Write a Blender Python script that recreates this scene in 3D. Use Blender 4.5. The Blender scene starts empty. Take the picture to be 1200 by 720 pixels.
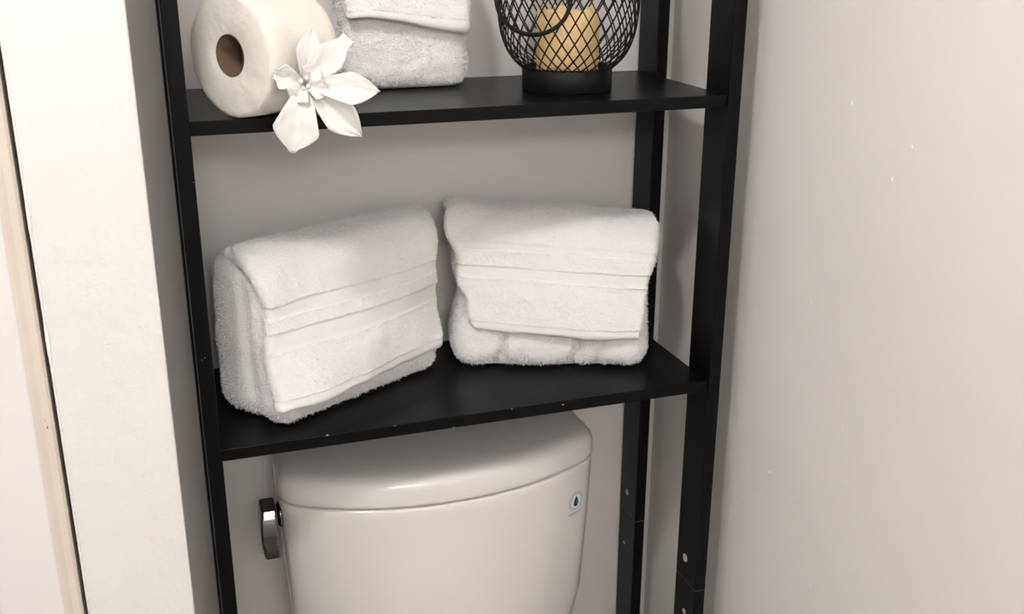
import bpy, math, random
import numpy as np
from mathutils import Vector, Matrix, noise

random.seed(4)
rng = np.random.default_rng(4)
scene = bpy.context.scene
COL = scene.collection

# ------------------------------------------------------------------ camera
CAM = np.array([-0.0223, -1.0871, 1.4359])
YAW, PITCH, ROLL, FPX = 0.3303, 0.3395, 0.0023, 1246.24
_f = np.array([math.sin(YAW) * math.cos(PITCH), math.cos(YAW) * math.cos(PITCH), -math.sin(PITCH)])
_r0 = np.array([math.cos(YAW), -math.sin(YAW), 0.0])
_u0 = np.cross(_r0, _f)
_r = _r0 * math.cos(ROLL) + _u0 * math.sin(ROLL)
_u = -_r0 * math.sin(ROLL) + _u0 * math.cos(ROLL)
cd = bpy.data.cameras.new('camera')
cd.sensor_fit = 'HORIZONTAL'
cd.sensor_width = 36.0
cd.lens = FPX / 1200.0 * 36.0
cd.clip_start = 0.02
cam = bpy.data.objects.new('camera', cd)
M = Matrix.Identity(4)
for i in range(3):
    M[i][0], M[i][1], M[i][2], M[i][3] = _r[i], _u[i], -_f[i], CAM[i]
cam.matrix_world = M
COL.objects.link(cam)
scene.camera = cam

# ------------------------------------------------------------------ world, exposure
w = bpy.data.worlds.new('world')
scene.world = w
w.use_nodes = True
w.node_tree.nodes['Background'].inputs[0].default_value = (1, 0.97, 0.94, 1)
w.node_tree.nodes['Background'].inputs[1].default_value = 0.05
scene.view_settings.view_transform = 'Standard'
scene.view_settings.look = 'None'
scene.view_settings.gamma = 1.0
scene.view_settings.use_curve_mapping = False
scene.view_settings.exposure = -0.24
LAMP_POS = (-0.34, -0.85, 2.30)
LAMP_EMIT = 250.0
FILL_EMIT = 41.0

# ------------------------------------------------------------------ key dimensions
W, S, T, D = 0.63, 0.2446, 0.0163, 0.055      # rack width, depth, post face width, post depth
Z1, Z2, TH, INS = 0.90, 1.259, 0.0145, 0.0043
YB = 0.250                                     # back wall
XR = W + 0.037                                 # right wall
YP = -0.12                                     # face of the wall end left of the recess
XL, YF, HC = -1.30, -2.10, 2.40

# ------------------------------------------------------------------ helpers
def tag(o, label=None, cat=None, group=None, kind=None):
    if label: o['label'] = label
    if cat: o['category'] = cat
    if group: o['group'] = group
    if kind: o['kind'] = kind
    return o

def mesh(name, V, F, mat=None, parent=None, smooth=False):
    me = bpy.data.meshes.new(name)
    me.from_pydata([tuple(map(float, v)) for v in V], [], [tuple(map(int, f)) for f in F])
    me.update()
    if smooth:
        me.polygons.foreach_set('use_smooth', [True] * len(me.polygons))
    o = bpy.data.objects.new(name, me)
    COL.objects.link(o)
    if mat: me.materials.append(mat)
    if parent:
        o.parent = parent
        o.matrix_parent_inverse = parent.matrix_world.inverted()
    return o

def empty(name, loc):
    o = bpy.data.objects.new(name, None)
    o.location = loc
    o.empty_display_size = 0.05
    COL.objects.link(o)
    o.matrix_world = Matrix.Translation(loc)
    return o

def boxv(x0, x1, y0, y1, z0, z1):
    V = [(x0, y0, z0), (x1, y0, z0), (x1, y1, z0), (x0, y1, z0), (x0, y0, z1), (x1, y0, z1), (x1, y1, z1), (x0, y1, z1)]
    F = [(0, 3, 2, 1), (4, 5, 6, 7), (0, 1, 5, 4), (1, 2, 6, 5), (2, 3, 7, 6), (3, 0, 4, 7)]
    return V, F

def box(name, x0, x1, y0, y1, z0, z1, mat, parent=None, bevel=0.0, seg=2):
    o = mesh(name, *boxv(x0, x1, y0, y1, z0, z1), mat, parent)
    if bevel:
        b = o.modifiers.new('bevel', 'BEVEL')
        b.width = bevel; b.segments = seg; b.limit_method = 'ANGLE'
    return o

def tube(path, r, k=8, closed=False):
    P = [Vector(p) for p in path]
    n = len(P); V = []; F = []
    up = None
    for i in range(n):
        a = P[(i - 1) % n] if (closed or i > 0) else P[i]
        b = P[(i + 1) % n] if (closed or i < n - 1) else P[i]
        t = (b - a).normalized()
        if up is None:
            up = t.orthogonal().normalized()
        else:
            up = (up - t * up.dot(t)).normalized()
        s = t.cross(up)
        rr = r[i] if hasattr(r, '__len__') else r
        for j in range(k):
            q = 2 * math.pi * j / k
            V.append(P[i] + (up * math.cos(q) + s * math.sin(q)) * rr)
    m = n if closed else n - 1
    for i in range(m):
        for j in range(k):
            a = i * k + j; b = i * k + (j + 1) % k
            c = ((i + 1) % n) * k + (j + 1) % k; d = ((i + 1) % n) * k + j
            F.append((a, b, c, d))
    if not closed:
        F.append(tuple(range(k - 1, -1, -1)))
        F.append(tuple(range((n - 1) * k, n * k)))
    return V, F

def merge(*parts):
    V = []; F = []
    for v, f in parts:
        o = len(V)
        V.extend(v)
        F.extend(tuple(i + o for i in q) for q in f)
    return V, F

def loft(rings, cap0=True, cap1=True):
    k = len(rings[0]); V = [p for r in rings for p in r]; F = []
    for i in range(len(rings) - 1):
        for j in range(k):
            F.append((i * k + j, i * k + (j + 1) % k, (i + 1) * k + (j + 1) % k, (i + 1) * k + j))
    if cap0: F.append(tuple(range(k - 1, -1, -1)))
    if cap1: F.append(tuple(range((len(rings) - 1) * k, len(rings) * k)))
    return V, F

def lathe(prof, k=48, cx=0, cy=0, cz=0, cap0=False, cap1=False):
    rings = [[(cx + r * math.cos(2 * math.pi * j / k), cy + r * math.sin(2 * math.pi * j / k), cz + z) for j in range(k)] for r, z in prof]
    return loft(rings, cap0, cap1)

# ------------------------------------------------------------------ materials
def mat(name, col, rough=0.5, spec=0.5, metal=0.0, bump=None, bump2=None, vary=None, coat=0.0, sheen=0.0, trans=None, sss=0.0):
    m = bpy.data.materials.new(name)
    m.use_nodes = True
    nt = m.node_tree; N = nt.nodes; L = nt.links
    b = N['Principled BSDF']
    b.inputs['Base Color'].default_value = (*col, 1)
    b.inputs['Roughness'].default_value = rough
    b.inputs['Specular IOR Level'].default_value = spec
    b.inputs['Metallic'].default_value = metal
    b.inputs['Coat Weight'].default_value = coat
    b.inputs['Coat Roughness'].default_value = 0.08
    b.inputs['Sheen Weight'].default_value = sheen
    if sss:
        b.inputs['Subsurface Weight'].default_value = sss
        b.inputs['Subsurface Scale'].default_value = 0.01
    tc = N.new('ShaderNodeTexCoord')
    prev = None
    for spc in (bump, bump2):
        if not spc: continue
        kind, scale, strength, dist = spc
        if kind == 'noise':
            t = N.new('ShaderNodeTexNoise'); t.inputs['Scale'].default_value = scale; t.inputs['Detail'].default_value = 4
            out = t.outputs['Fac']
        else:
            t = N.new('ShaderNodeTexVoronoi'); t.inputs['Scale'].default_value = scale
            out = t.outputs['Distance']
        L.new(tc.outputs['Object'], t.inputs['Vector'])
        bp = N.new('ShaderNodeBump'); bp.inputs['Strength'].default_value = strength; bp.inputs['Distance'].default_value = dist
        L.new(out, bp.inputs['Height'])
        if prev: L.new(prev.outputs['Normal'], bp.inputs['Normal'])
        prev = bp
    if prev: L.new(prev.outputs['Normal'], b.inputs['Normal'])
    if vary:
        scale, col2, lo, hi = vary
        t = N.new('ShaderNodeTexNoise'); t.inputs['Scale'].default_value = scale; t.inputs['Detail'].default_value = 5
        L.new(tc.outputs['Object'], t.inputs['Vector'])
        r = N.new('ShaderNodeValToRGB')
        r.color_ramp.elements[0].position = lo; r.color_ramp.elements[0].color = (*col, 1)
        r.color_ramp.elements[1].position = hi; r.color_ramp.elements[1].color = (*col2, 1)
        L.new(t.outputs['Fac'], r.inputs['Fac'])
        L.new(r.outputs['Color'], b.inputs['Base Color'])
    return m

PAINT = (0.80, 0.775, 0.755)
M_wall = mat('wall_paint', PAINT, 0.55, 0.3, bump=('noise', 90, 0.10, 0.004), bump2=('noise', 9, 0.12, 0.02), vary=(5, (0.77, 0.745, 0.725), 0.4, 0.8))
M_wall_rough = mat('roller_textured_wall_paint', (0.745, 0.735, 0.72), 0.5, 0.35, bump=('noise', 130, 0.22, 0.004), bump2=('noise', 30, 0.2, 0.01))
M_bead = mat('chipped_caulk', (0.86, 0.84, 0.82), 0.4, 0.5, bump=('noise', 200, 0.4, 0.004))
M_door = mat('door_paint', (0.75, 0.735, 0.73), 0.4, 0.4, bump=('noise', 40, 0.04, 0.005))
M_doorstrip = mat('yellowed_trim_paint', (0.70, 0.635, 0.56), 0.4, 0.4, vary=(14, (0.66, 0.585, 0.52), 0.35, 0.75))
M_scuff = mat('red_brown_scuff', (0.36, 0.22, 0.19), 0.8, 0.2)
M_ceil = mat('ceiling_paint', (0.82, 0.80, 0.77), 0.8, 0.2)
M_floor = mat('vinyl_floor', (0.42, 0.38, 0.34), 0.4, 0.4, vary=(8, (0.34, 0.30, 0.27), 0.3, 0.7))
M_black = mat('black_laminate', (0.0035, 0.0034, 0.0034), 0.32, 0.13, bump=('noise', 300, 0.05, 0.001))
M_chip = mat('chip_bare_board', (0.42, 0.38, 0.33), 0.8, 0.2)
M_plug = mat('pale_plug', (0.42, 0.40, 0.36), 0.5, 0.4)
M_seam = mat('post_joint', (0.06, 0.055, 0.05), 0.6, 0.3)
M_porc = mat('porcelain', (0.76, 0.735, 0.71), 0.12, 0.5, coat=0.3)
M_porc_gap = mat('lid_gap_shade', (0.22, 0.20, 0.19), 0.7, 0.2)  # shade of the gap under the tank lid, put into the colour
M_chrome = mat('chrome', (0.13, 0.13, 0.13), 0.04, 0.5, metal=1.0)  # base colour darkened to stand for the reflection of dark surroundings
M_terry = mat('terry_cotton', (0.90, 0.89, 0.885), 0.95, 0.1, bump=('voronoi', 650, 0.5, 0.0015), bump2=('noise', 70, 0.35, 0.004), sheen=0.25)
M_pile = mat('terry_loops', (0.93, 0.92, 0.915), 0.95, 0.05)
M_weave = mat('flat_woven_cotton', (0.80, 0.79, 0.78), 0.85, 0.15, bump=('noise', 900, 0.35, 0.0008), sheen=0.1)
M_paper = mat('tissue_paper', (0.80, 0.76, 0.70), 0.95, 0.05, bump=('noise', 160, 0.25, 0.003), bump2=('noise', 22, 0.25, 0.01))
M_core = mat('cardboard_core', (0.13, 0.085, 0.06), 0.9, 0.1)
M_petal = mat('white_fabric_petal', (0.76, 0.745, 0.715), 0.6, 0.25, bump=('noise', 120, 0.15, 0.002))
M_pearl = mat('pearl', (0.9, 0.87, 0.82), 0.25, 0.5)
M_wire = mat('black_wire', (0.006, 0.006, 0.006), 0.5, 0.25)
M_candle = mat('ivory_wax', (0.84, 0.63, 0.33), 0.5, 0.35, bump=('noise', 18, 0.1, 0.01), vary=(14, (0.78, 0.54, 0.25), 0.35, 0.75), sss=0.25)
M_wick = mat('wick', (0.05, 0.04, 0.03), 0.9, 0.1)
M_em_ring = mat('emblem_print_grey', (0.40, 0.43, 0.42), 0.5, 0.3)
M_em_white = mat('emblem_print_white', (0.70, 0.78, 0.84), 0.5, 0.3)
M_em_blue = mat('emblem_print_blue', (0.008, 0.03, 0.10), 0.5, 0.3)
M_em_lblue = mat('emblem_print_light_blue', (0.12, 0.30, 0.48), 0.5, 0.3)
M_em_text = mat('emblem_print_text', (0.28, 0.26, 0.26), 0.6, 0.3)
M_metal = mat('brushed_nickel', (0.5, 0.48, 0.45), 0.3, 0.5, metal=1.0)
M_lamp = bpy.data.materials.new('lamp_glass')
M_lamp.use_nodes = True
_b = M_lamp.node_tree.nodes['Principled BSDF']
_b.inputs['Base Color'].default_value = (0.9, 0.9, 0.9, 1)
_b.inputs['Emission Color'].default_value = (1.0, 0.975, 0.955, 1)
_b.inputs['Emission Strength'].default_value = LAMP_EMIT

# ------------------------------------------------------------------ the room
def struct(o):
    o['kind'] = 'structure'
    return o

struct(box('floor', XL - 0.1, XR + 0.1, YF - 0.1, YB + 0.1, -0.08, 0.0, M_floor))
struct(box('ceiling', XL - 0.1, XR + 0.1, YF - 0.1, YB + 0.1, HC, HC + 0.08, M_ceil))
struct(box('wall_back', -0.35, XR + 0.1, YB, YB + 0.1, 0, HC, M_wall))
struct(box('wall_right', XR, XR + 0.1, YF, YB, 0, HC, M_wall))
struct(box('wall_front', XL - 0.1, XR + 0.1, YF - 0.1, YF, 0, HC, M_wall))
struct(box('wall_far_left', XL - 0.1, XL, YF, YB, 0, HC, M_wall))
# end of the wall left of the recess; its recess side runs a little out of square
XG = -0.1285                                     # right side of the dark door gap
V = []
for z in (0, HC):
    V += [(XG, YP, z), (-0.0295, YP, z), (-0.0295, YP + 0.02, z), (XG, YP + 0.02, z)]
wl = struct(mesh('wall_left', V, [(0, 3, 2, 1), (4, 5, 6, 7), (0, 1, 5, 4), (1, 2, 6, 5), (2, 3, 7, 6), (3, 0, 4, 7)], M_wall_rough))
bv = wl.modifiers.new('bevel', 'BEVEL'); bv.width = 0.002; bv.segments = 2
struct(box('wall_left_core', XG, -0.050, YP + 0.02, YB, 0, HC, M_wall))
# small lumps in the right wall's paint
wr = bpy.data.objects['wall_right']
for (y, z, r) in ((-0.155, 1.270, 0.0022), (-0.232, 1.205, 0.0024), (-0.060, 1.215, 0.0014), (-0.255, 1.243, 0.0016), (-0.070, 0.80, 0.0025), (-0.200, 0.92, 0.0016), (-0.120, 1.04, 0.0013), (-0.175, 0.70, 0.0017)):
    o = mesh('paint_lump', *lathe([(r, -0.0004), (r * 0.8, 0.0005), (r * 0.4, 0.0010), (0.0, 0.0012)], 10), M_wall, None, True)
    o.matrix_world = Matrix.Translation((XR, y, z)) @ Matrix.Rotation(-math.pi / 2, 4, 'Y') @ Matrix.Diagonal((1.8, 0.8, 1, 1))
    o.parent = wr; o.matrix_parent_inverse = wr.matrix_world.inverted()
# ragged bead of old paint along the gap
path = []; rad = []
for i in range(240):
    z = 0.5 + 1.1 * i / 239
    n = noise.noise((0, 0, z * 60)); n2 = noise.noise((5, 0, z * 17))
    path.append((XG + 0.0016 + 0.0006 * n, YP + 0.0002, z))
    rad.append(0.0011 + 0.0006 * max(0, n) + 0.0016 * max(0, n2 - 0.15))
bead = mesh('paint_bead', *tube(path, rad, 6), M_bead, wl, True)
# wall above and left of the door
struct(box('wall_left_lintel', XL, XG, YP + 0.0, YB, 2.06, HC, M_wall_rough))
struct(box('wall_left_side', XL, -0.98, YP, YB, 0, 2.06, M_wall_rough))
# the door, its yellowed rounded edge strip next to the gap
dr = struct(empty('door_1', (-0.55, YP, 0)))
X0, X1 = -0.975, XG - 0.0032
box('door_slab', X0, X1 - 0.016, YP - 0.006, YP + 0.03, 0.01, 2.05, M_door, dr, 0.002)
prof = [(X1 - 0.0165, YP + 0.03), (X1 - 0.0165, YP - 0.0055), (X1 - 0.0135, YP - 0.0045), (X1 - 0.009, YP - 0.002), (X1 - 0.003, YP - 0.0005), (X1 - 0.0004, YP + 0.002), (X1, YP + 0.03)]
mesh('edge_strip', *loft([[(x, y, 0.01) for x, y in prof][::-1], [(x, y, 2.05) for x, y in prof][::-1]]), M_doorstrip, dr)
for (x, z, r) in ((X1 - 0.0075, 1.016, 0.0011), (X1 - 0.0065, 1.009, 0.0013), (X1 - 0.0072, 0.992, 0.0007)):
    o = mesh('scuff_mark', *lathe([(r, 0.0), (r * 0.6, 0.0004), (0.0, 0.0005)], 8), M_scuff, None, True)
    o.matrix_world = Matrix.Translation((x, YP - 0.0012, z)) @ Matrix.Rotation(math.pi / 2, 4, 'X') @ Matrix.Diagonal((0.6, 1.5, 1, 1))
    o.parent = dr; o.matrix_parent_inverse = dr.matrix_world.inverted()
box('panel_moulding', -0.206, -0.2035, YP - 0.009, YP - 0.004, 0.45, 0.835, M_door, dr, 0.0008)
kn = lathe([(0.0, 0), (0.026, 0), (0.026, 0.006), (0.010, 0.010), (0.010, 0.035), (0.024, 0.045), (0.028, 0.058), (0.022, 0.070), (0.0, 0.073)], 24)
ko = mesh('door_knob', *kn, M_metal, None, True)
ko.matrix_world = Matrix.Translation((-0.90, YP - 0.006, 0.95)) @ Matrix.Rotation(math.pi / 2, 4, 'X')
ko.parent = dr; ko.matrix_parent_inverse = dr.matrix_world.inverted()
box('wall_left_reveal', X0, XG, YP + 0.05, YB, 0, 2.06, M_wall)['kind'] = 'structure'

# ceiling lamp
lx, ly, lz = LAMP_POS
lamp = tag(empty('ceiling_lamp', (lx, ly, HC)), 'round flush ceiling lamp with a frosted glass dome', 'lamp')
mesh('lamp_base', *lathe([(0.0, HC - 0.0), (0.15, HC - 0.0), (0.15, HC - 0.03), (0.0, HC - 0.03)][::-1], 40, lx, ly), M_metal, lamp)
mesh('lamp_shade', *lathe([(0.0, HC - 0.115)] + [(0.07 * math.sin(a), HC - 0.03 - 0.085 * math.cos(a)) for a in np.linspace(0.1, math.pi / 2, 12)] + [(0.0, HC - 0.03)], 40, lx, ly), M_lamp, lamp, True)

# fill light added behind the camera to lift the shadows, shaped as a vanity bar
M_fill = M_lamp.copy(); M_fill.name = 'fill_light_glass'
M_fill.node_tree.nodes['Principled BSDF'].inputs['Emission Strength'].default_value = FILL_EMIT
fill_bar = tag(empty('fill_light', (0.05, YF, 1.95)), 'added fill light shaped as a three-shade vanity bar on the wall opposite the toilet', 'lamp')
box('back_plate', -0.27, 0.37, YF + 0.0005, YF + 0.02, 1.91, 1.99, M_metal, fill_bar, 0.003)
for cx in (-0.17, 0.05, 0.27):
    mesh('bracket', *tube([(cx, YF + 0.02, 1.95), (cx, YF + 0.08, 1.95), (cx, YF + 0.09, 1.935)], 0.008, 10), M_metal, fill_bar, True)
    mesh('glass_shade', *lathe([(0.0, -0.15), (0.05, -0.15), (0.058, -0.145), (0.058, -0.02), (0.045, -0.004), (0.0, 0.0)], 28, cx, YF + 0.09, 1.94), M_fill, fill_bar, True)

# ------------------------------------------------------------------ the rack
rack = tag(empty('shelf_rack', (W / 2, S / 2, 0)), 'black over-toilet shelf rack with flat posts and thin shelves', 'shelf')
ZT, ZJ = 1.62, 0.5895
posts = []
for (x0, y0) in ((0, 0), (W - T, 0), (0, S - D), (W - T, S - D)):
    p = box('post', x0, x0 + T, y0, y0 + D, ZJ + 0.0006, ZT, M_black, rack, 0.0012)
    posts.append(p)
    q = box('lower_post', x0, x0 + T, y0, y0 + D, 0.0, ZJ - 0.0006, M_black, rack, 0.0012)
    posts.append(q)
    box('joint', x0 + 0.0004, x0 + T - 0.0004, y0 + 0.0004, y0 + D - 0.0004, ZJ - 0.0006, ZJ + 0.0006, M_seam, rack)
for z in (Z1, Z2):
    sh = box('shelf', T, W - T, INS, S, z - TH, z, M_black, rack, 0.0009)
    if z == Z1:
        for (cx, cz, r) in ((0.132, Z1 - 0.0003, 0.0011), (0.2802, Z1 - TH + 0.0006, 0.0011), (0.4177, Z1 - 0.0045, 0.0012), (0.352, Z1 - 0.0006, 0.0007), (0.21, Z1 - 0.0006, 0.0006)):
            ch = lathe([(0.0, 0.0), (r, 0.0), (0.7 * r, 0.0005), (0.0, 0.0006)], 7)
            c = mesh('paint_chip', *ch, M_chip, None)
            c.matrix_world = Matrix.Translation((cx, INS + 0.0002, cz)) @ Matrix.Rotation(math.pi / 2, 4, 'X') @ Matrix.Diagonal((1.6, 0.8, 1, 1))
            c.parent = sh; c.matrix_parent_inverse = sh.matrix_world.inverted()
for sx in (0, W - T):
    box('side_rail', sx + 0.002, sx + T - 0.002, D, S - D, 0.12, 0.15, M_black, rack, 0.001)
box('top_rail', T, W - T, S - 0.018, S, ZT - 0.05, ZT - 0.01, M_black, rack, 0.001)
for (y, z, r, pi) in ((0.0311, 0.6242, 0.0058, 2), (0.0245, 0.542, 0.0040, 3), (0.221, 0.6252, 0.0046, 6), (0.2239, 0.5347, 0.0030, 7)):
    pl = lathe([(0.0, 0.0009), (r * 0.85, 0.0009), (r, 0.0005), (r, -0.004), (0.0, -0.004)], 20)
    o = mesh('hole_plug', *pl, M_plug, None)
    o.matrix_world = Matrix.Translation((W - T, y, z)) @ Matrix.Rotation(-math.pi / 2, 4, 'Y')
    o.parent = posts[pi]; o.matrix_parent_inverse = posts[pi].matrix_world.inverted()
for (x, z) in ((0.0084, 1.0112), (0.0055, 1.0095), (0.0148, 1.1994)):
    ch = lathe([(0.0, 0.0), (0.0006, 0.0), (0.0004, 0.0004), (0.0, 0.0005)], 6)
    c = mesh('paint_chip', *ch, M_chip, None)
    c.matrix_world = Matrix.Translation((x, 0.0001, z)) @ Matrix.Rotation(math.pi / 2, 4, 'X')
    c.parent = posts[0]; c.matrix_parent_inverse = posts[0].matrix_world.inverted()

# ------------------------------------------------------------------ the toilet
TXC = 0.297
toilet = tag(empty('toilet', (TXC, 0.0, 0)), 'off-white porcelain toilet with bow-fronted tank under the black rack', 'toilet')

def tank_outline(hw, yf, bow, yb, rc, k=20, rb=0.012):
    """closed outline, counter-clockwise from above: bowed front, rounded corners, flat back"""
    yc = yf + bow
    front = []
    xs = np.linspace(-(hw - rc), hw - rc, 33)
    for x in xs:
        front.append((x, yf + bow * (abs(x) / hw) ** 2.15))
    yl = front[-1][1]
    slope = bow * 2.15 * ((hw - rc) / hw) ** 1.15 / hw
    # corner arc as a quarter of a superellipse from the bow end to the side
    arcR = []
    x0, y0 = front[-1]
    ye = y0 + rc * 1.25
    for i in range(1, 11):
        a = i / 10
        # quadratic bezier
        cxp = hw; cyp = y0 + slope * rc * 1.0
        bx = (1 - a) ** 2 * x0 + 2 * a * (1 - a) * cxp + a * a * hw
        by = (1 - a) ** 2 * y0 + 2 * a * (1 - a) * cyp + a * a * ye
        arcR.append((bx, by))
    back = [(hw - 0.0012, 0.5 * (ye + yb)), (hw - 0.005, yb - 0.030), (hw - 0.010, yb - 0.016), (hw - 0.018, yb - 0.006), (hw - 0.032, yb)]
    pts = front + arcR + back
    left = [(-x, y) for x, y in (arcR + back)][::-1]
    return pts + left

def outline_ring(z, hw, yf, bow, yb, rc):
    return [(TXC + x, y, z) for x, y in tank_outline(hw, yf, bow, yb, rc)]

LHW, LYF, LBOW, LYB, LRC = 0.2145, 0.0475, 0.062, 0.243, 0.035
rings = []
for z, ins in ((0.7625, 0.006), (0.7612, 0.0025), (0.7630, 0.0003), (0.767, 0.0), (0.783, 0.0006), (0.790, 0.0026), (0.7952, 0.0066), (0.7983, 0.0125), (0.800, 0.021), (0.8012, 0.045)):
    rings.append(outline_ring(z, LHW - ins, LYF + ins, LBOW, LYB - ins * 0.5, LRC))
mesh('tank_lid', *loft(rings), M_porc, toilet, True)
rings = []
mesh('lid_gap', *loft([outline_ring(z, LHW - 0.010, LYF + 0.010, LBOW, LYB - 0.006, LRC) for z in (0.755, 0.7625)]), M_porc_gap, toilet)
TK = {}
for z, ins in ((0.40, 0.045), (0.405, 0.036), (0.43, 0.029), (0.55, 0.0095), (0.68, 0.0035), (0.745, 0.0012), (0.755, 0.0012), (0.7580, 0.0026), (0.7588, 0.008)):
    rings.append(outline_ring(z, LHW - ins, LYF + ins * 0.9, LBOW, LYB - 0.004, LRC))
    TK[z] = ins
tank = mesh('tank', *loft(rings), M_porc, toilet, True)

# bowl, rim, seat and cover (below the picture)
def egg(z, cy, ly_f, ly_b, hw, k=48):
    r = []
    for j in range(k):
        a = 2 * math.pi * j / k
        s, c = math.sin(a), math.cos(a)
        r.append((TXC + hw * c, cy + (ly_b if s > 0 else ly_f) * s, z))
    return r
mesh('bowl', *loft([egg(0.0, -0.10, 0.22, 0.30, 0.115), egg(0.02, -0.10, 0.22, 0.30, 0.118), egg(0.12, -0.10, 0.20, 0.29, 0.105), egg(0.22, -0.13, 0.22, 0.30, 0.115),
                    egg(0.31, -0.17, 0.27, 0.30, 0.165), egg(0.37, -0.17, 0.295, 0.30, 0.185), egg(0.385, -0.17, 0.30, 0.30, 0.187), egg(0.395, -0.17, 0.29, 0.29, 0.180)]), M_porc, toilet, True)
mesh('seat', *loft([egg(0.396, -0.17, 0.300, 0.20, 0.186), egg(0.399, -0.17, 0.303, 0.20, 0.189), egg(0.410, -0.17, 0.303, 0.20, 0.189), egg(0.413, -0.17, 0.299, 0.20, 0.185)]), M_porc, toilet, True)
mesh('seat_cover', *loft([egg(0.4135, -0.17, 0.300, 0.20, 0.186), egg(0.418, -0.17, 0.303, 0.20, 0.189), egg(0.430, -0.17, 0.300, 0.20, 0.186), egg(0.437, -0.17, 0.270, 0.18, 0.160)]), M_porc, toilet, True)

# chrome trip lever on the left side of the tank
lev = mesh('flush_lever', *lathe([(0.0, 0.0), (0.017, 0.0), (0.017, 0.004), (0.013, 0.007), (0.008, 0.008), (0.008, 0.016), (0.0, 0.016)], 24), M_chrome, None, True)
lev.matrix_world = Matrix.Translation((0.0865, 0.135, 0.735)) @ Matrix.Rotation(-math.pi / 2, 4, 'Y')
lev.parent = toilet; lev.matrix_parent_inverse = toilet.matrix_world.inverted()
rings = []
zt, zb = 0.7625, 0.6935
for i in range(15):                              # paddle, bowed outwards
    s = i / 14
    z = zt + (zb - zt) * s
    bulge = math.sin(math.pi * (0.12 + 0.8 * s)) ** 0.7
    xo = 0.0625 - 0.0065 * bulge                 # outer (left) side
    xi = 0.0775 + 0.001 * s
    yf = 0.098 - 0.012 * math.sin(math.pi * s)
    yk = 0.132
    rd = 0.0022
    rings.append([(xo + rd, yf, z), (xi - rd, yf, z), (xi, yf + rd, z), (xi, yk - rd, z), (xi - rd, yk, z), (xo + rd, yk, z), (xo, yk - rd, z), (xo, yf + rd, z)])
pd = mesh('paddle', *loft(rings[::-1]), M_chrome, lev, False)
bvp = pd.modifiers.new('bevel', 'BEVEL'); bvp.width = 0.0012; bvp.segments = 2; bvp.limit_method = 'ANGLE'

# printed round emblem with a water drop and a line of print under it
EX, EZ = 0.4745, 0.7055
def tank_pt(x, z):
    ins = np.interp(z, sorted(TK), [TK[k] for k in sorted(TK)])
    o = tank_outline(LHW - ins, LYF + ins * 0.9, LBOW, LYB, LRC)
    best = None
    fr = [p for p in o[:43]]
    X = [p[0] for p in fr]; Y = [p[1] for p in fr]
    return float(np.interp(x - TXC, X, Y))
e0 = Vector((EX, tank_pt(EX, EZ), EZ))
ea = Vector((EX + 0.006, tank_pt(EX + 0.006, EZ), EZ)); eb = Vector((EX - 0.006, tank_pt(EX - 0.006, EZ), EZ))
et = (ea - eb).normalized()
ez = (Vector((EX, tank_pt(EX, EZ + 0.01), EZ + 0.01)) - Vector((EX, tank_pt(EX, EZ - 0.01), EZ - 0.01))).normalized()
en = et.cross(ez).normalized()
def flatprint(name, pts, m, lift):
    V = []
    for (a, b) in pts:
        x = EX + et.x * a
        z = EZ + b
        V.append(Vector((x, tank_pt(x, z), z)) + en * lift)
    return mesh(name, V, [tuple(range(len(V)))], m, tank)
def disc(r, k=32): return [(r * math.cos(2 * math.pi * i / k), r * math.sin(2 * math.pi * i / k)) for i in range(k)]
flatprint('emblem_ring', disc(0.0142), M_em_ring, 0.00015)
flatprint('emblem_gap', disc(0.0132), M_porc, 0.00025)
flatprint('emblem_inner_ring', disc(0.0120), M_em_ring, 0.00035)
flatprint('emblem_disc', disc(0.0106), M_em_white, 0.00045)
drop = []
for i in range(28):
    a = 2 * math.pi * i / 28
    s = math.sin(a / 2) ** 1.2
    drop.append((0.0066 * math.sin(a) * s, 0.0084 * math.cos(a)))
flatprint('emblem_drop', drop[::-1], M_em_blue, 0.0006)
flatprint('emblem_drop_glint', [(0.0018 + 0.22 * x, -0.002 + 0.45 * y) for x, y in drop[::-1]], M_em_lblue, 0.0007)
tx = []
x = -0.0135
V = []; F = []
while x < 0.0125:
    wd = random.choice((0.0012, 0.0017, 0.0009))
    for (a, b) in ((x, -0.0200), (x + wd, -0.0200), (x + wd, -0.0172), (x, -0.0172)):
        xx = EX + et.x * a; zz = EZ + b
        V.append(Vector((xx, tank_pt(xx, zz), zz)) + en * 0.0003)
    k = len(V); F.append((k - 4, k - 3, k - 2, k - 1))
    x += wd + random.choice((0.0006, 0.0006, 0.0016))
mesh('emblem_print_line', V, F, M_em_text, tank)

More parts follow.
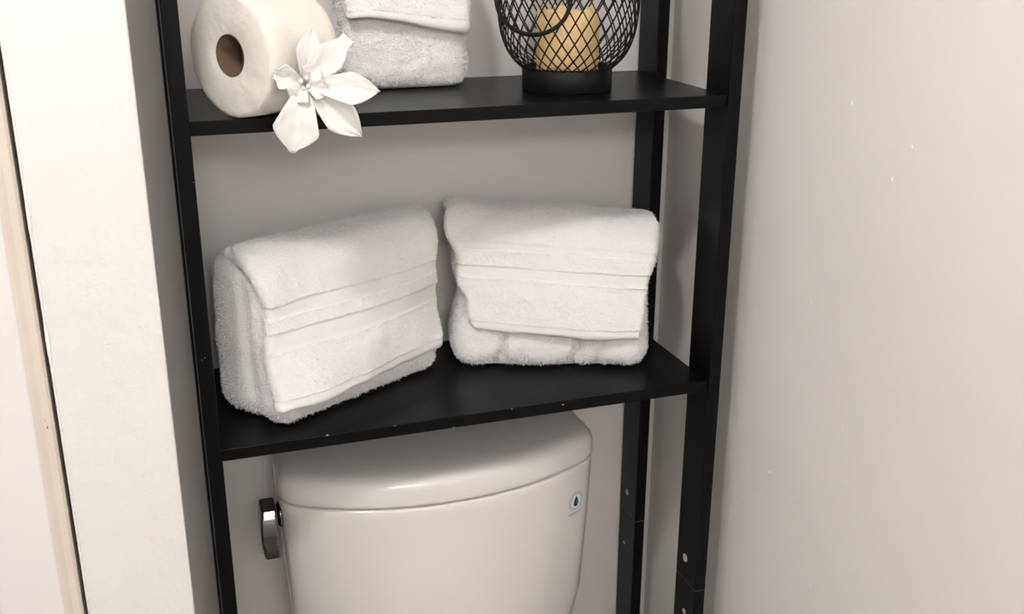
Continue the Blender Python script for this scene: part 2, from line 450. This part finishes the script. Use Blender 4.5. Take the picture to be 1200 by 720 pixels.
# ------------------------------------------------------------------ towels
def grid_box(dims, res):
    """surface grid of a box [0,w]x[0,d]x[0,h] with merged vertices"""
    n = [max(2, int(round(dims[i] / res[i]))) for i in range(3)]
    quads = []; 
    def key(i, j, k): return (i * (n[1] + 1) + j) * (n[2] + 1) + k
    def face(fix, val, a, b, flip):
        A, B = np.meshgrid(np.arange(n[a]), np.arange(n[b]), indexing='ij')
        A = A.ravel(); B = B.ravel()
        q = []
        for da, db in ((0, 0), (1, 0), (1, 1), (0, 1)):
            idx = [None] * 3
            idx[fix] = np.full(A.shape, val); idx[a] = A + da; idx[b] = B + db
            q.append(key(*idx))
        q = np.stack(q, 1)
        quads.append(q[:, ::-1] if flip else q)
    face(2, 0, 0, 1, True); face(2, n[2], 0, 1, False)
    face(1, 0, 0, 2, False); face(1, n[1], 0, 2, True)
    face(0, 0, 1, 2, True); face(0, n[0], 1, 2, False)
    Q = np.concatenate(quads)
    u, inv = np.unique(Q, return_inverse=True)
    F = inv.reshape(Q.shape)
    k = u % (n[2] + 1); j = (u // (n[2] + 1)) % (n[1] + 1); i = u // ((n[2] + 1) * (n[1] + 1))
    P = np.stack([i / n[0] * dims[0], j / n[1] * dims[1], k / n[2] * dims[2]], 1)
    return P, F

def rounded(P, dims, r):
    r = np.asarray(r if hasattr(r, '__len__') else (r,) * 3, float)
    dims = np.asarray(dims, float)
    inner = np.clip(P, r, dims - r)
    d = (P - inner) / r
    l = np.linalg.norm(d, axis=1, keepdims=True)
    m = np.abs(d).max(axis=1, keepdims=True)
    # remap the square corner region on to the round one
    return inner + np.where(l > 1e-9, d / np.maximum(l, 1e-9) * m, 0) * r

def trilin(P, dims, C):
    """C: 8 corners, order FL FR BR BL bottom, then top"""
    a, b, c = (P[:, i] / dims[i] for i in range(3))
    a = a[:, None]; b = b[:, None]; c = c[:, None]
    C = np.asarray(C, float)
    bot = (C[0] * (1 - a) + C[1] * a) * (1 - b) + (C[3] * (1 - a) + C[2] * a) * b
    top = (C[4] * (1 - a) + C[5] * a) * (1 - b) + (C[7] * (1 - a) + C[6] * a) * b
    return bot * (1 - c) + top * c

def normals(V, F):
    n = np.zeros_like(V)
    fn = np.cross(V[F[:, 2]] - V[F[:, 0]], V[F[:, 3]] - V[F[:, 1]])
    for i in range(4):
        np.add.at(n, F[:, i], fn)
    return n / np.maximum(np.linalg.norm(n, axis=1, keepdims=True), 1e-12)

def vnoise(V, scale, seed):
    o = Vector((seed * 3.7, seed * 1.3, seed * 7.1))
    return np.array([noise.noise(Vector(v) * scale + o) for v in V])

def pile(name, V, F, N, mask, count, length, width, parent, seed):
    """short terry loops standing on a surface, one mesh"""
    g = np.random.default_rng(seed)
    fm = mask[F].all(axis=1)
    Fm = F[fm]
    ar = np.linalg.norm(np.cross(V[Fm[:, 2]] - V[Fm[:, 0]], V[Fm[:, 3]] - V[Fm[:, 1]]), axis=1)
    pick = g.choice(len(Fm), count, p=ar / ar.sum())
    q = Fm[pick]
    s, t = g.random(count)[:, None], g.random(count)[:, None]
    P = (V[q[:, 0]] * (1 - s) + V[q[:, 1]] * s) * (1 - t) + (V[q[:, 3]] * (1 - s) + V[q[:, 2]] * s) * t
    n = N[q[:, 0]]
    d = n + 0.75 * g.normal(size=(count, 3)); d /= np.linalg.norm(d, axis=1, keepdims=True)
    sd = np.cross(d, g.normal(size=(count, 3))); sd /= np.linalg.norm(sd, axis=1, keepdims=True)
    ln = length * (0.5 + g.random(count))[:, None]
    A = P - sd * width - n * 0.0003; B = P + sd * width - n * 0.0003
    C1 = P + d * ln + sd * width * 0.8; C0 = P + d * ln - sd * width * 0.8
    VV = np.stack([A, B, C1, C0], 1).reshape(-1, 3)
    FF = np.arange(count * 4).reshape(-1, 4)
    o = mesh(name, VV, FF, M_pile, parent, True)
    o['kind'] = 'stuff'
    return o

def make_towel(label, C, dims, hem_c, bands, group, seed, flap_a=(0.0, 1.0), top_b=0.7, th=0.016, lean=None, body_fn=None, flap_fn=None, rr=0.03, hemw=0.0145, dens=1.0):
    w, d, h = dims
    C = np.asarray(C, float)
    base = C[:4].mean(axis=0)
    root = tag(empty('folded_towel', base), label, 'towel', group)
    # --- folded body
    P, F = grid_box(dims, (0.0018,) * 3)
    raw = P.copy()
    P = rounded(P, dims, (rr * 0.9, rr * 0.8, rr))
    V = trilin(P, dims, C)
    N = normals(V, F)
    disp = 0.0045 * vnoise(V, 14, seed) + 0.0016 * vnoise(V, 55, seed + 1) + 0.0008 * vnoise(V, 260, seed + 2)
    if body_fn is not None: disp = disp + body_fn(raw / np.array(dims))
    low = np.clip((P[:, 2] / h) / 0.06, 0, 1)
    V = V + N * disp[:, None] * (0.25 + 0.75 * low)[:, None]
    V[:, 2] = np.maximum(V[:, 2], C[0, 2] + 0.0004)
    N = normals(V, F)
    b = mesh('folded_body', V, F, M_terry, root, True)
    pile('terry_pile', V, F, N, V[:, 2] > C[0, 2] + 0.004, int(60000 * dens), 0.0024, 0.00030, b, seed)
    # --- front flap: a thick sheet over the top and down the front
    cf = rr * 0.95
    Ltop = d * top_b; Larc = cf * math.pi / 2; Lfront = h * (1 - hem_c) - cf
    L = Ltop - cf + Larc + Lfront
    wf = w * (flap_a[1] - flap_a[0])
    fd = (wf, L, th)
    P, F = grid_box(fd, (0.0018, 0.0015, 0.0022))
    raw = P.copy()
    P = rounded(P, fd, (th * 0.49,) * 3)
    t = P[:, 1]; off = P[:, 2] - th * 0.35         # distance from the body surface
    # surface detail
    out = raw[:, 2] > th * 0.5
    front0 = Ltop - cf + Larc
    plain = np.zeros(len(P), bool)
    dd = np.zeros(len(P))
    for (c0, c1) in bands:                          # fractions of the flap front
        t0 = front0 + (L - front0) * c0; t1 = front0 + (L - front0) * c1
        m = (t > t0) & (t < t1) & out
        plain |= m
        e = np.minimum(t - t0, t1 - t)
        dd = np.where(m, -0.0019 * np.clip(e / 0.0022, 0, 1), dd)
        for te in (t0, t1):
            dd += np.where(out, 0.0007 * np.exp(-((t - te) / 0.0014) ** 2), 0)
    hem = (t > L - hemw) & out
    dd = np.where(t > L - hemw, -0.0010, dd)
    off = off + np.where(out, dd, 0)
    # bend over the front edge
    bb = np.empty(len(P)); cc = np.empty(len(P))
    m0 = t < Ltop - cf
    m2 = t > front0
    m1 = ~m0 & ~m2
    bb[m0] = Ltop - t[m0]; cc[m0] = h + off[m0]
    ang = (t[m1] - (Ltop - cf)) / cf
    bb[m1] = cf - (cf + off[m1]) * np.sin(ang); cc[m1] = h - cf + (cf + off[m1]) * np.cos(ang)
    bb[m2] = -off[m2]; cc[m2] = h - cf - (t[m2] - front0)
    aa = flap_a[0] * w + P[:, 0]
    tt = np.clip((t - front0) / (L - front0), -1, 1)
    if flap_fn is not None:
        da, db, dc = flap_fn(aa / w, tt)
        aa = aa + da; bb = bb + db; cc = cc + dc
    V = trilin(np.stack([aa, bb, cc], 1), dims, C)
    N = normals(V, F)
    disp = 0.0048 * vnoise(V, 15, seed + 5) + 0.0020 * vnoise(V, 34, seed + 8) + np.where(plain | hem, 0.3, 1.0) * (0.0014 * vnoise(V, 60, seed + 6) + 0.0008 * vnoise(V, 280, seed + 7))
    V = V + N * disp[:, None]
    N = normals(V, F)
    hemf = (raw[F][:, :, 1].mean(axis=1) > L - hemw)
    plf = plain[F].all(axis=1)
    # flap proper, woven bands, hem band: meshes of their own
    def sub(name, sel, m, par):
        f = F[sel]
        u, inv = np.unique(f, return_inverse=True)
        return mesh(name, V[u], inv.reshape(f.shape), m, par, True)
    fl = sub('front_flap', ~hemf & ~plf, M_terry, root)
    hb = sub('hem_band', hemf, M_weave, fl)
    if len(bands):
        bandid = np.zeros(len(F), int)
        tm = raw[F][:, :, 1].mean(axis=1)
        for i, (c0, c1) in enumerate(bands):
            t0 = front0 + (L - front0) * c0; t1 = front0 + (L - front0) * c1
            s = plf & (tm > t0 - 0.002) & (tm < t1 + 0.002)
            if s.any(): sub('woven_band', s, M_weave, fl)
    msk = ~plain & (t < L - hemw - 0.001) & (raw[:, 2] > th * 0.2)
    pile('terry_pile', V, F, N, msk, int(60000 * dens), 0.0024, 0.00030, fl, seed + 9)
    return root

def z_(p, z): return (p[0], p[1], z)
# left towel of the lower shelf
zb = Z1 + 0.0005
def lt_body(q):
    a, b, c = q[:, 0], q[:, 1], q[:, 2]
    g = np.zeros(len(q))
    left = np.clip(1 - a / 0.05, 0, 1)
    g -= left * 0.008 * np.exp(-((b - 0.30 - 0.1 * (1 - c)) / 0.07) ** 2)       # fold groove on the end
    g += left * 0.004 * np.exp(-((b - 0.65) / 0.18) ** 2)
    g -= 0.004 * np.exp(-((a - 0.33 - 0.1 * c) / 0.03) ** 2) * (c < 0.4) * (b < 0.1)
    return g
def lt_flap(a, t):
    tp = np.clip(t, 0, 1)
    da = (1 - a) ** 3 * (-0.017 * tp ** 1.5 - 0.004 + 0.0035 * np.sin(9 * t))
    db = -0.004 * tp + 0.004 * np.sin(6 * a + 3 * t)
    dc = -0.004 * np.sin(math.pi * a) * tp
    return da, db, dc
make_towel('folded white terry towel turned to the right, by the left post of the rack',
    [(0.086, 0.013, zb), (0.305, 0.150, zb), (0.278, 0.234, zb), (0.016, 0.132, zb),
     (0.070, 0.062, Z1 + 0.182), (0.303, 0.166, Z1 + 0.188), (0.285, 0.232, Z1 + 0.203), (0.024, 0.146, Z1 + 0.190)],
    (0.262, 0.095, 0.185), 0.17, ((0.08, 0.21), (0.32, 0.49)), 'folded towels on the lower shelf', 11, (0.02, 1.0), body_fn=lt_body, flap_fn=lt_flap)
def rt_body(q):
    a, b, c = q[:, 0], q[:, 1], q[:, 2]
    g = np.zeros(len(q))
    left = np.clip(1 - a / 0.06, 0, 1)
    g -= left * 0.010 * np.exp(-((c - 0.47) / 0.12) ** 2)
    for x0, am in ((0.24, 0.010), (0.62, 0.008), (0.74, 0.006)):
        g -= am * np.exp(-((a - x0 - 0.12 * (c - 0.1)) / 0.022) ** 2) * (b < 0.15) * (c < 0.5)
    return g
def rt_flap(a, t):
    tp = np.clip(t, 0, 1)
    left = (1 - a) ** 4
    da = left * (0.018 * tp - 0.011 * np.exp(-((t + 0.35) / 0.5) ** 2) + 0.004 * np.sin(11 * t) + 0.012 * np.clip((tp - 0.7) / 0.3, 0, 1) ** 2) - a ** 4 * (0.014 * tp - 0.011 * np.exp(-((t + 0.35) / 0.5) ** 2))
    db = -0.003 * tp + 0.003 * np.sin(5 * a + 2 * t)
    dc = 0.008 * (1 - a) * tp
    return da, db, dc
make_towel('folded white terry towel turned to the left, beside the right posts of the black rack',
    [(0.316, 0.137, zb), (0.559, 0.052, zb), (0.588, 0.188, zb), (0.342, 0.240, zb),
     (0.331, 0.168, Z1 + 0.195), (0.566, 0.090, Z1 + 0.178), (0.597, 0.190, Z1 + 0.180), (0.346, 0.236, Z1 + 0.202)],
    (0.244, 0.09, 0.185), 0.24, ((-0.04, 0.05), (0.22, 0.37)), 'folded towels on the lower shelf', 31, (0.0, 1.0), body_fn=rt_body, flap_fn=rt_flap)
# smaller towel on the upper shelf
zb2 = Z2 + 0.0005
def ut_flap(a, t):
    tp = np.clip(t, 0, 1)
    db = -0.010 * tp - 0.004 * np.sin(4 * a) * tp
    dc = (0.012 * np.exp(-((a - 0.2) / 0.4) ** 2) - 0.008 * a ** 2) * tp
    return 0 * a, db, dc
make_towel('small folded white terry towel on the upper shelf behind the toilet paper roll',
    [(0.200, 0.152, zb2), (0.350, 0.152, zb2), (0.356, 0.238, zb2), (0.196, 0.238, zb2),
     (0.200, 0.160, Z2 + 0.145), (0.346, 0.160, Z2 + 0.145), (0.350, 0.238, Z2 + 0.15), (0.198, 0.238, Z2 + 0.15)],
    (0.154, 0.085, 0.148), 0.50, (), None, 51, (0.0, 1.0), flap_fn=ut_flap, rr=0.028, hemw=0.0125, dens=0.55)

# ------------------------------------------------------------------ toilet paper roll
RR, RL, RI = 0.0615, 0.092, 0.0205
ang = math.radians(55)
n_end = Vector((-math.sin(ang), -math.cos(ang), 0))
foot = Vector((0.0595, 0.0070, Z2))
roll = tag(empty('toilet_paper_roll', foot - n_end * RL / 2), 'large cream toilet paper roll lying on the upper shelf', 'paper roll')
axis = -n_end
side = Vector((axis.y, -axis.x, 0))
ctr = foot + Vector((0, 0, RR + 0.0003))
prof = [(RI, 0.002), (RI + 0.006, 0.0005), (RR * 0.6, 0.0), (RR - 0.006, 0.0006), (RR - 0.0025, 0.0016), (RR - 0.0006, 0.004), (RR, 0.008)]
prof += [(RR, RL * f) for f in np.linspace(0.12, 0.88, 16)]
prof += [(RR - 0.0006, RL - 0.004), (RR - 0.004, RL - 0.0008), (RR * 0.6, RL), (RI, RL - 0.002)]
K = 96
rings = []
for r, s in prof:
    ring = []
    for j in range(K):
        q = 2 * math.pi * j / K
        rad_ = r
        if r > RR * 0.9:
            rad_ = r + 0.0012 * noise.noise((math.cos(q) * 2, math.sin(q) * 2, s * 40)) + 0.0006 * noise.noise((q * 6, s * 160, 3))
            if math.sin(q) < -0.93: rad_ = min(rad_, RR * 0.9999)
        ds = 0.0
        if s < 0.01 and r > RI + 0.004:
            ds = 0.0012 * noise.noise((math.cos(q) * r * 60, math.sin(q) * r * 60, 9))
        ring.append(ctr + side * (rad_ * math.cos(q)) + Vector((0, 0, rad_ * math.sin(q))) + axis * (s + ds))
    rings.append(ring)
zmin = min(v.z for r in rings for v in r)
for r in rings:
    for v in r: v.z = max(v.z, Z2 + 0.0002)
mesh('paper', *loft(rings, False, False), M_paper, roll, True)
rings = []
for r, s in ((RI, 0.0012), (RI, RL - 0.0012), (RI - 0.0012, RL - 0.0012), (RI - 0.0012, 0.0012), (RI, 0.0012)):
    rings.append([ctr + side * (r * math.cos(2 * math.pi * j / 40)) + Vector((0, 0, r * math.sin(2 * math.pi * j / 40))) + axis * s for j in range(40)])
mesh('cardboard_core', *loft(rings, False, False), M_core, roll, True)

# ------------------------------------------------------------------ white fabric flower on the roll
fl_c = Vector((0.1255, -0.038, 1.2965))
ton = (Vector(CAM) - fl_c).normalized()
fx = Vector((0, 0, 1)).cross(ton).normalized()
fy = ton.cross(fx)
flower = tag(empty('fabric_flower', fl_c), 'white fabric flower with pointed petals resting against the toilet paper roll', 'flower')
PX = 0.00093
def petal(dx, dy, wid, cup=0.25, curl=0.0, lift=0.0, start=0.10, tipw=0.0, twist=0.0, name='petal', droop=0.0, peak=0.55):
    L = math.hypot(dx, dy) * PX
    d = (fx * dx + fy * dy).normalized()
    sdir = ton.cross(d).normalized()
    nu, nv = 16, 10
    V = []; F = []
    for i in range(nu + 1):
        s = start + (1 - start) * i / nu
        prof = (s / peak) ** 0.8 if s < peak else max(0.0, 1 - ((s - peak) / (1 - peak)) ** 1.6)
        prof = max(prof, tipw if s > peak else 0.0)
        hw = wid * PX * 0.5 * (0.14 + 0.86 * min(1, prof)) if s < peak else wid * PX * 0.5 * min(1, prof)
        for j in range(nv + 1):
            e = -1 + 2 * j / nv
            zc = cup * hw * abs(e) ** 1.5 + lift * math.sin(math.pi * s * 0.9) * L - droop * s * s * L + curl * L * max(0, s - 0.55) ** 2 * 4
            zc += -0.0022 * math.exp(-(e / 0.16) ** 2) * math.sin(math.pi * s)          # mid crease
            zc += 0.0026 * noise.noise((s * 5 + dx, e * 2.5, dy * 0.1)) + 0.0008 * noise.noise((s * 14, e * 7, dx)) + twist * e * hw
            V.append(fl_c + d * (L * s) + sdir * (hw * e) + ton * zc)
    for i in range(nu):
        for j in range(nv):
            a = i * (nv + 1) + j
            F.append((a, a + 1, a + nv + 2, a + nv + 1))
    o = mesh(name, V, F, M_petal, flower, True)
    sm = o.modifiers.new('solid', 'SOLIDIFY'); sm.thickness = 0.0006
    return o
petal(11, 57, 27, 0.35, lift=0.10, twist=0.1)
petal(47, 46, 32, 0.25, lift=0.10, tipw=0.45, droop=-0.02)
petal(77, -9, 34, 0.45, lift=0.14, twist=-0.35, peak=0.6)
petal(56, -56, 36, 0.45, lift=0.10, twist=0.3, peak=0.6)
petal(-18, -70, 48, 0.35, lift=0.12, tipw=0.12, peak=0.66)
petal(-30, 11, 27, 0.7, curl=0.5, lift=0.25, tipw=0.4, peak=0.7)
petal(-14, -18, 26, 0.6, lift=0.4, name='inner_petal', tipw=0.3)
petal(26, -10, 22, 0.6, lift=0.4, name='inner_petal', tipw=0.3)
petal(14, 20, 22, 0.6, lift=0.35, name='inner_petal', tipw=0.3)
for (dx, dy, r) in ((-4, 3, 0.0024), (2, 6, 0.002), (3, -2, 0.0021), (-2, -4, 0.0018)):
    c = fl_c + fx * dx * PX + fy * dy * PX + ton * 0.009
    mesh('pearl', *lathe([(r * math.sin(a), -r * math.cos(a)) for a in np.linspace(0.02, math.pi - 0.02, 9)], 12, *c), M_pearl, flower, True)

# ------------------------------------------------------------------ wire lantern and its candle
LX, LY = 0.455, 0.106
lan = tag(empty('wire_lantern', (LX, LY, Z2)), 'black diamond-mesh wire lantern with round base and loop handle on the upper shelf', 'lantern')
BR = 0.0535
mesh('base', *lathe([(0.0, 0.0003), (BR - 0.001, 0.0003), (BR, 0.0015), (BR, 0.0265), (BR - 0.0008, 0.0275), (BR - 0.0025, 0.0275), (BR - 0.003, 0.0265), (BR - 0.003, 0.004), (0.0, 0.004)], 56, LX, LY, Z2), M_wire, lan, True)
_pz = [0.026, 0.034, 0.045, 0.062, 0.085, 0.115, 0.15, 0.18, 0.20, 0.213, 0.22]
_pr = [0.0535, 0.0625, 0.0705, 0.0775, 0.0815, 0.083, 0.082, 0.077, 0.069, 0.058, 0.048]
tt = np.linspace(0, 1, len(_pz))
def lprof(t):
    # smooth (Catmull-like) interpolation of the side profile
    x = t * (len(_pz) - 1); i = min(int(x), len(_pz) - 2); f = x - i
    def cr(a, k):
        p0 = a[max(k - 1, 0)]; p1 = a[k]; p2 = a[k + 1]; p3 = a[min(k + 2, len(a) - 1)]
        return 0.5 * (2 * p1 + (p2 - p0) * f + (2 * p0 - 5 * p1 + 4 * p2 - p3) * f * f + (3 * p1 - p0 - 3 * p2 + p3) * f ** 3)
    return cr(_pr, i), cr(_pz, i)
NW = 34
# arc-length twist so that the diamonds keep their shape
ts = np.linspace(0, 1, 61)
pts = [lprof(t) for t in ts]
phi = [0.0]
for a, b in zip(pts[:-1], pts[1:]):
    phi.append(phi[-1] + math.hypot(b[0] - a[0], b[1] - a[1]) / (0.5 * (a[0] + b[0])) * 0.60)
parts = []
for sgn in (-1, 1):
    for k in range(NW):
        p0 = 2 * math.pi * k / NW
        path = [(LX + r * math.cos(p0 + sgn * p), LY + r * math.sin(p0 + sgn * p), Z2 + z) for (r, z), p in zip(pts, phi)]
        parts.append(tube(path, 0.00092, 4))
mesh('wire_cage', *merge(*parts), M_wire, lan)
def ringpath(r, z, k=48): return [(LX + r * math.cos(2 * math.pi * i / k), LY + r * math.sin(2 * math.pi * i / k), Z2 + z) for i in range(k)]
mesh('top_ring', *tube(ringpath(0.048, 0.221), 0.0025, 8, True), M_wire, lan, True)
# loop handle hanging down against the cage
hd = Vector((CAM[0] - LX, CAM[1] - LY, 0)).normalized()
hs = Vector((-hd.y, hd.x, 0))                       # to the picture's right
path = []
for i in range(41):
    q = math.pi * (0.0 + i / 40) 
    hx = -0.040 + 0.0420 * math.cos(q); hz = 0.106 - 0.0365 * math.sin(q)
    rr_ = 0.087
    ax = hx
    dep = math.sqrt(max(rr_ ** 2 - ax ** 2, 0)) + 0.0
    p = Vector((LX, LY, Z2)) + hs * ax + hd * dep + Vector((0, 0, hz))
    path.append(p)
# arms up to the top ring
def arm(p_end, a):
    out = []
    for i in range(1, 13):
        s = i / 12
        q = Vector((LX, LY, Z2)) + hs * (0.05 * a) + hd * 0.02 + Vector((0, 0, 0.222))
        mid = p_end.lerp(q, s)
        d2 = Vector((mid.x - LX, mid.y - LY, 0))
        z = p_end.z + (q.z - p_end.z) * s
        rmin = np.interp(z - Z2, _pz, _pr) + 0.004
        d2 = d2.normalized() * max(rmin, 0.001)
        out.append(Vector((LX, LY, z)) + Vector((d2.x, d2.y, 0)))
    return out
full = arm(path[0], 1)[::-1] + path + arm(path[-1], -1)
mesh('handle', *tube(full, 0.0025, 8), M_wire, lan, True)
# candle
can = tag(empty('pillar_candle', (LX, LY, Z2 + 0.004)), 'tan pillar candle with a wavy melted rim inside the wire lantern', 'candle')
CR, CH = 0.0365, 0.086
K = 64
rings = []
def wave(j): 
    q = 2 * math.pi * j / K
    return 0.004 * math.sin(5 * q + 1.2) + 0.0025 * math.sin(9 * q + 0.5)
for r, z, top in ((CR * 0.96, 0.0, 0), (CR, 0.003, 0), (CR, 0.03, 0), (CR * 1.01, 0.055, 0.2), (CR, CH - 0.012, 0.8), (CR * 0.985, CH - 0.003, 1), (CR * 0.95, CH, 1), (CR * 0.89, CH - 0.0015, 1), (CR * 0.85, CH - 0.008, 0.7), (CR * 0.75, CH - 0.014, 0.2), (CR * 0.3, CH - 0.016, 0), (0.001, CH - 0.016, 0)):
    rings.append([(LX + r * math.cos(2 * math.pi * j / K), LY + r * math.sin(2 * math.pi * j / K), Z2 + 0.0043 + z + top * wave(j)) for j in range(K)])
mesh('wax', *loft(rings), M_candle, can, True)
mesh('wick', *tube([(LX, LY, Z2 + 0.072), (LX + 0.0005, LY, Z2 + 0.079), (LX + 0.0015, LY, Z2 + 0.084)], 0.0009, 6), M_wick, can)
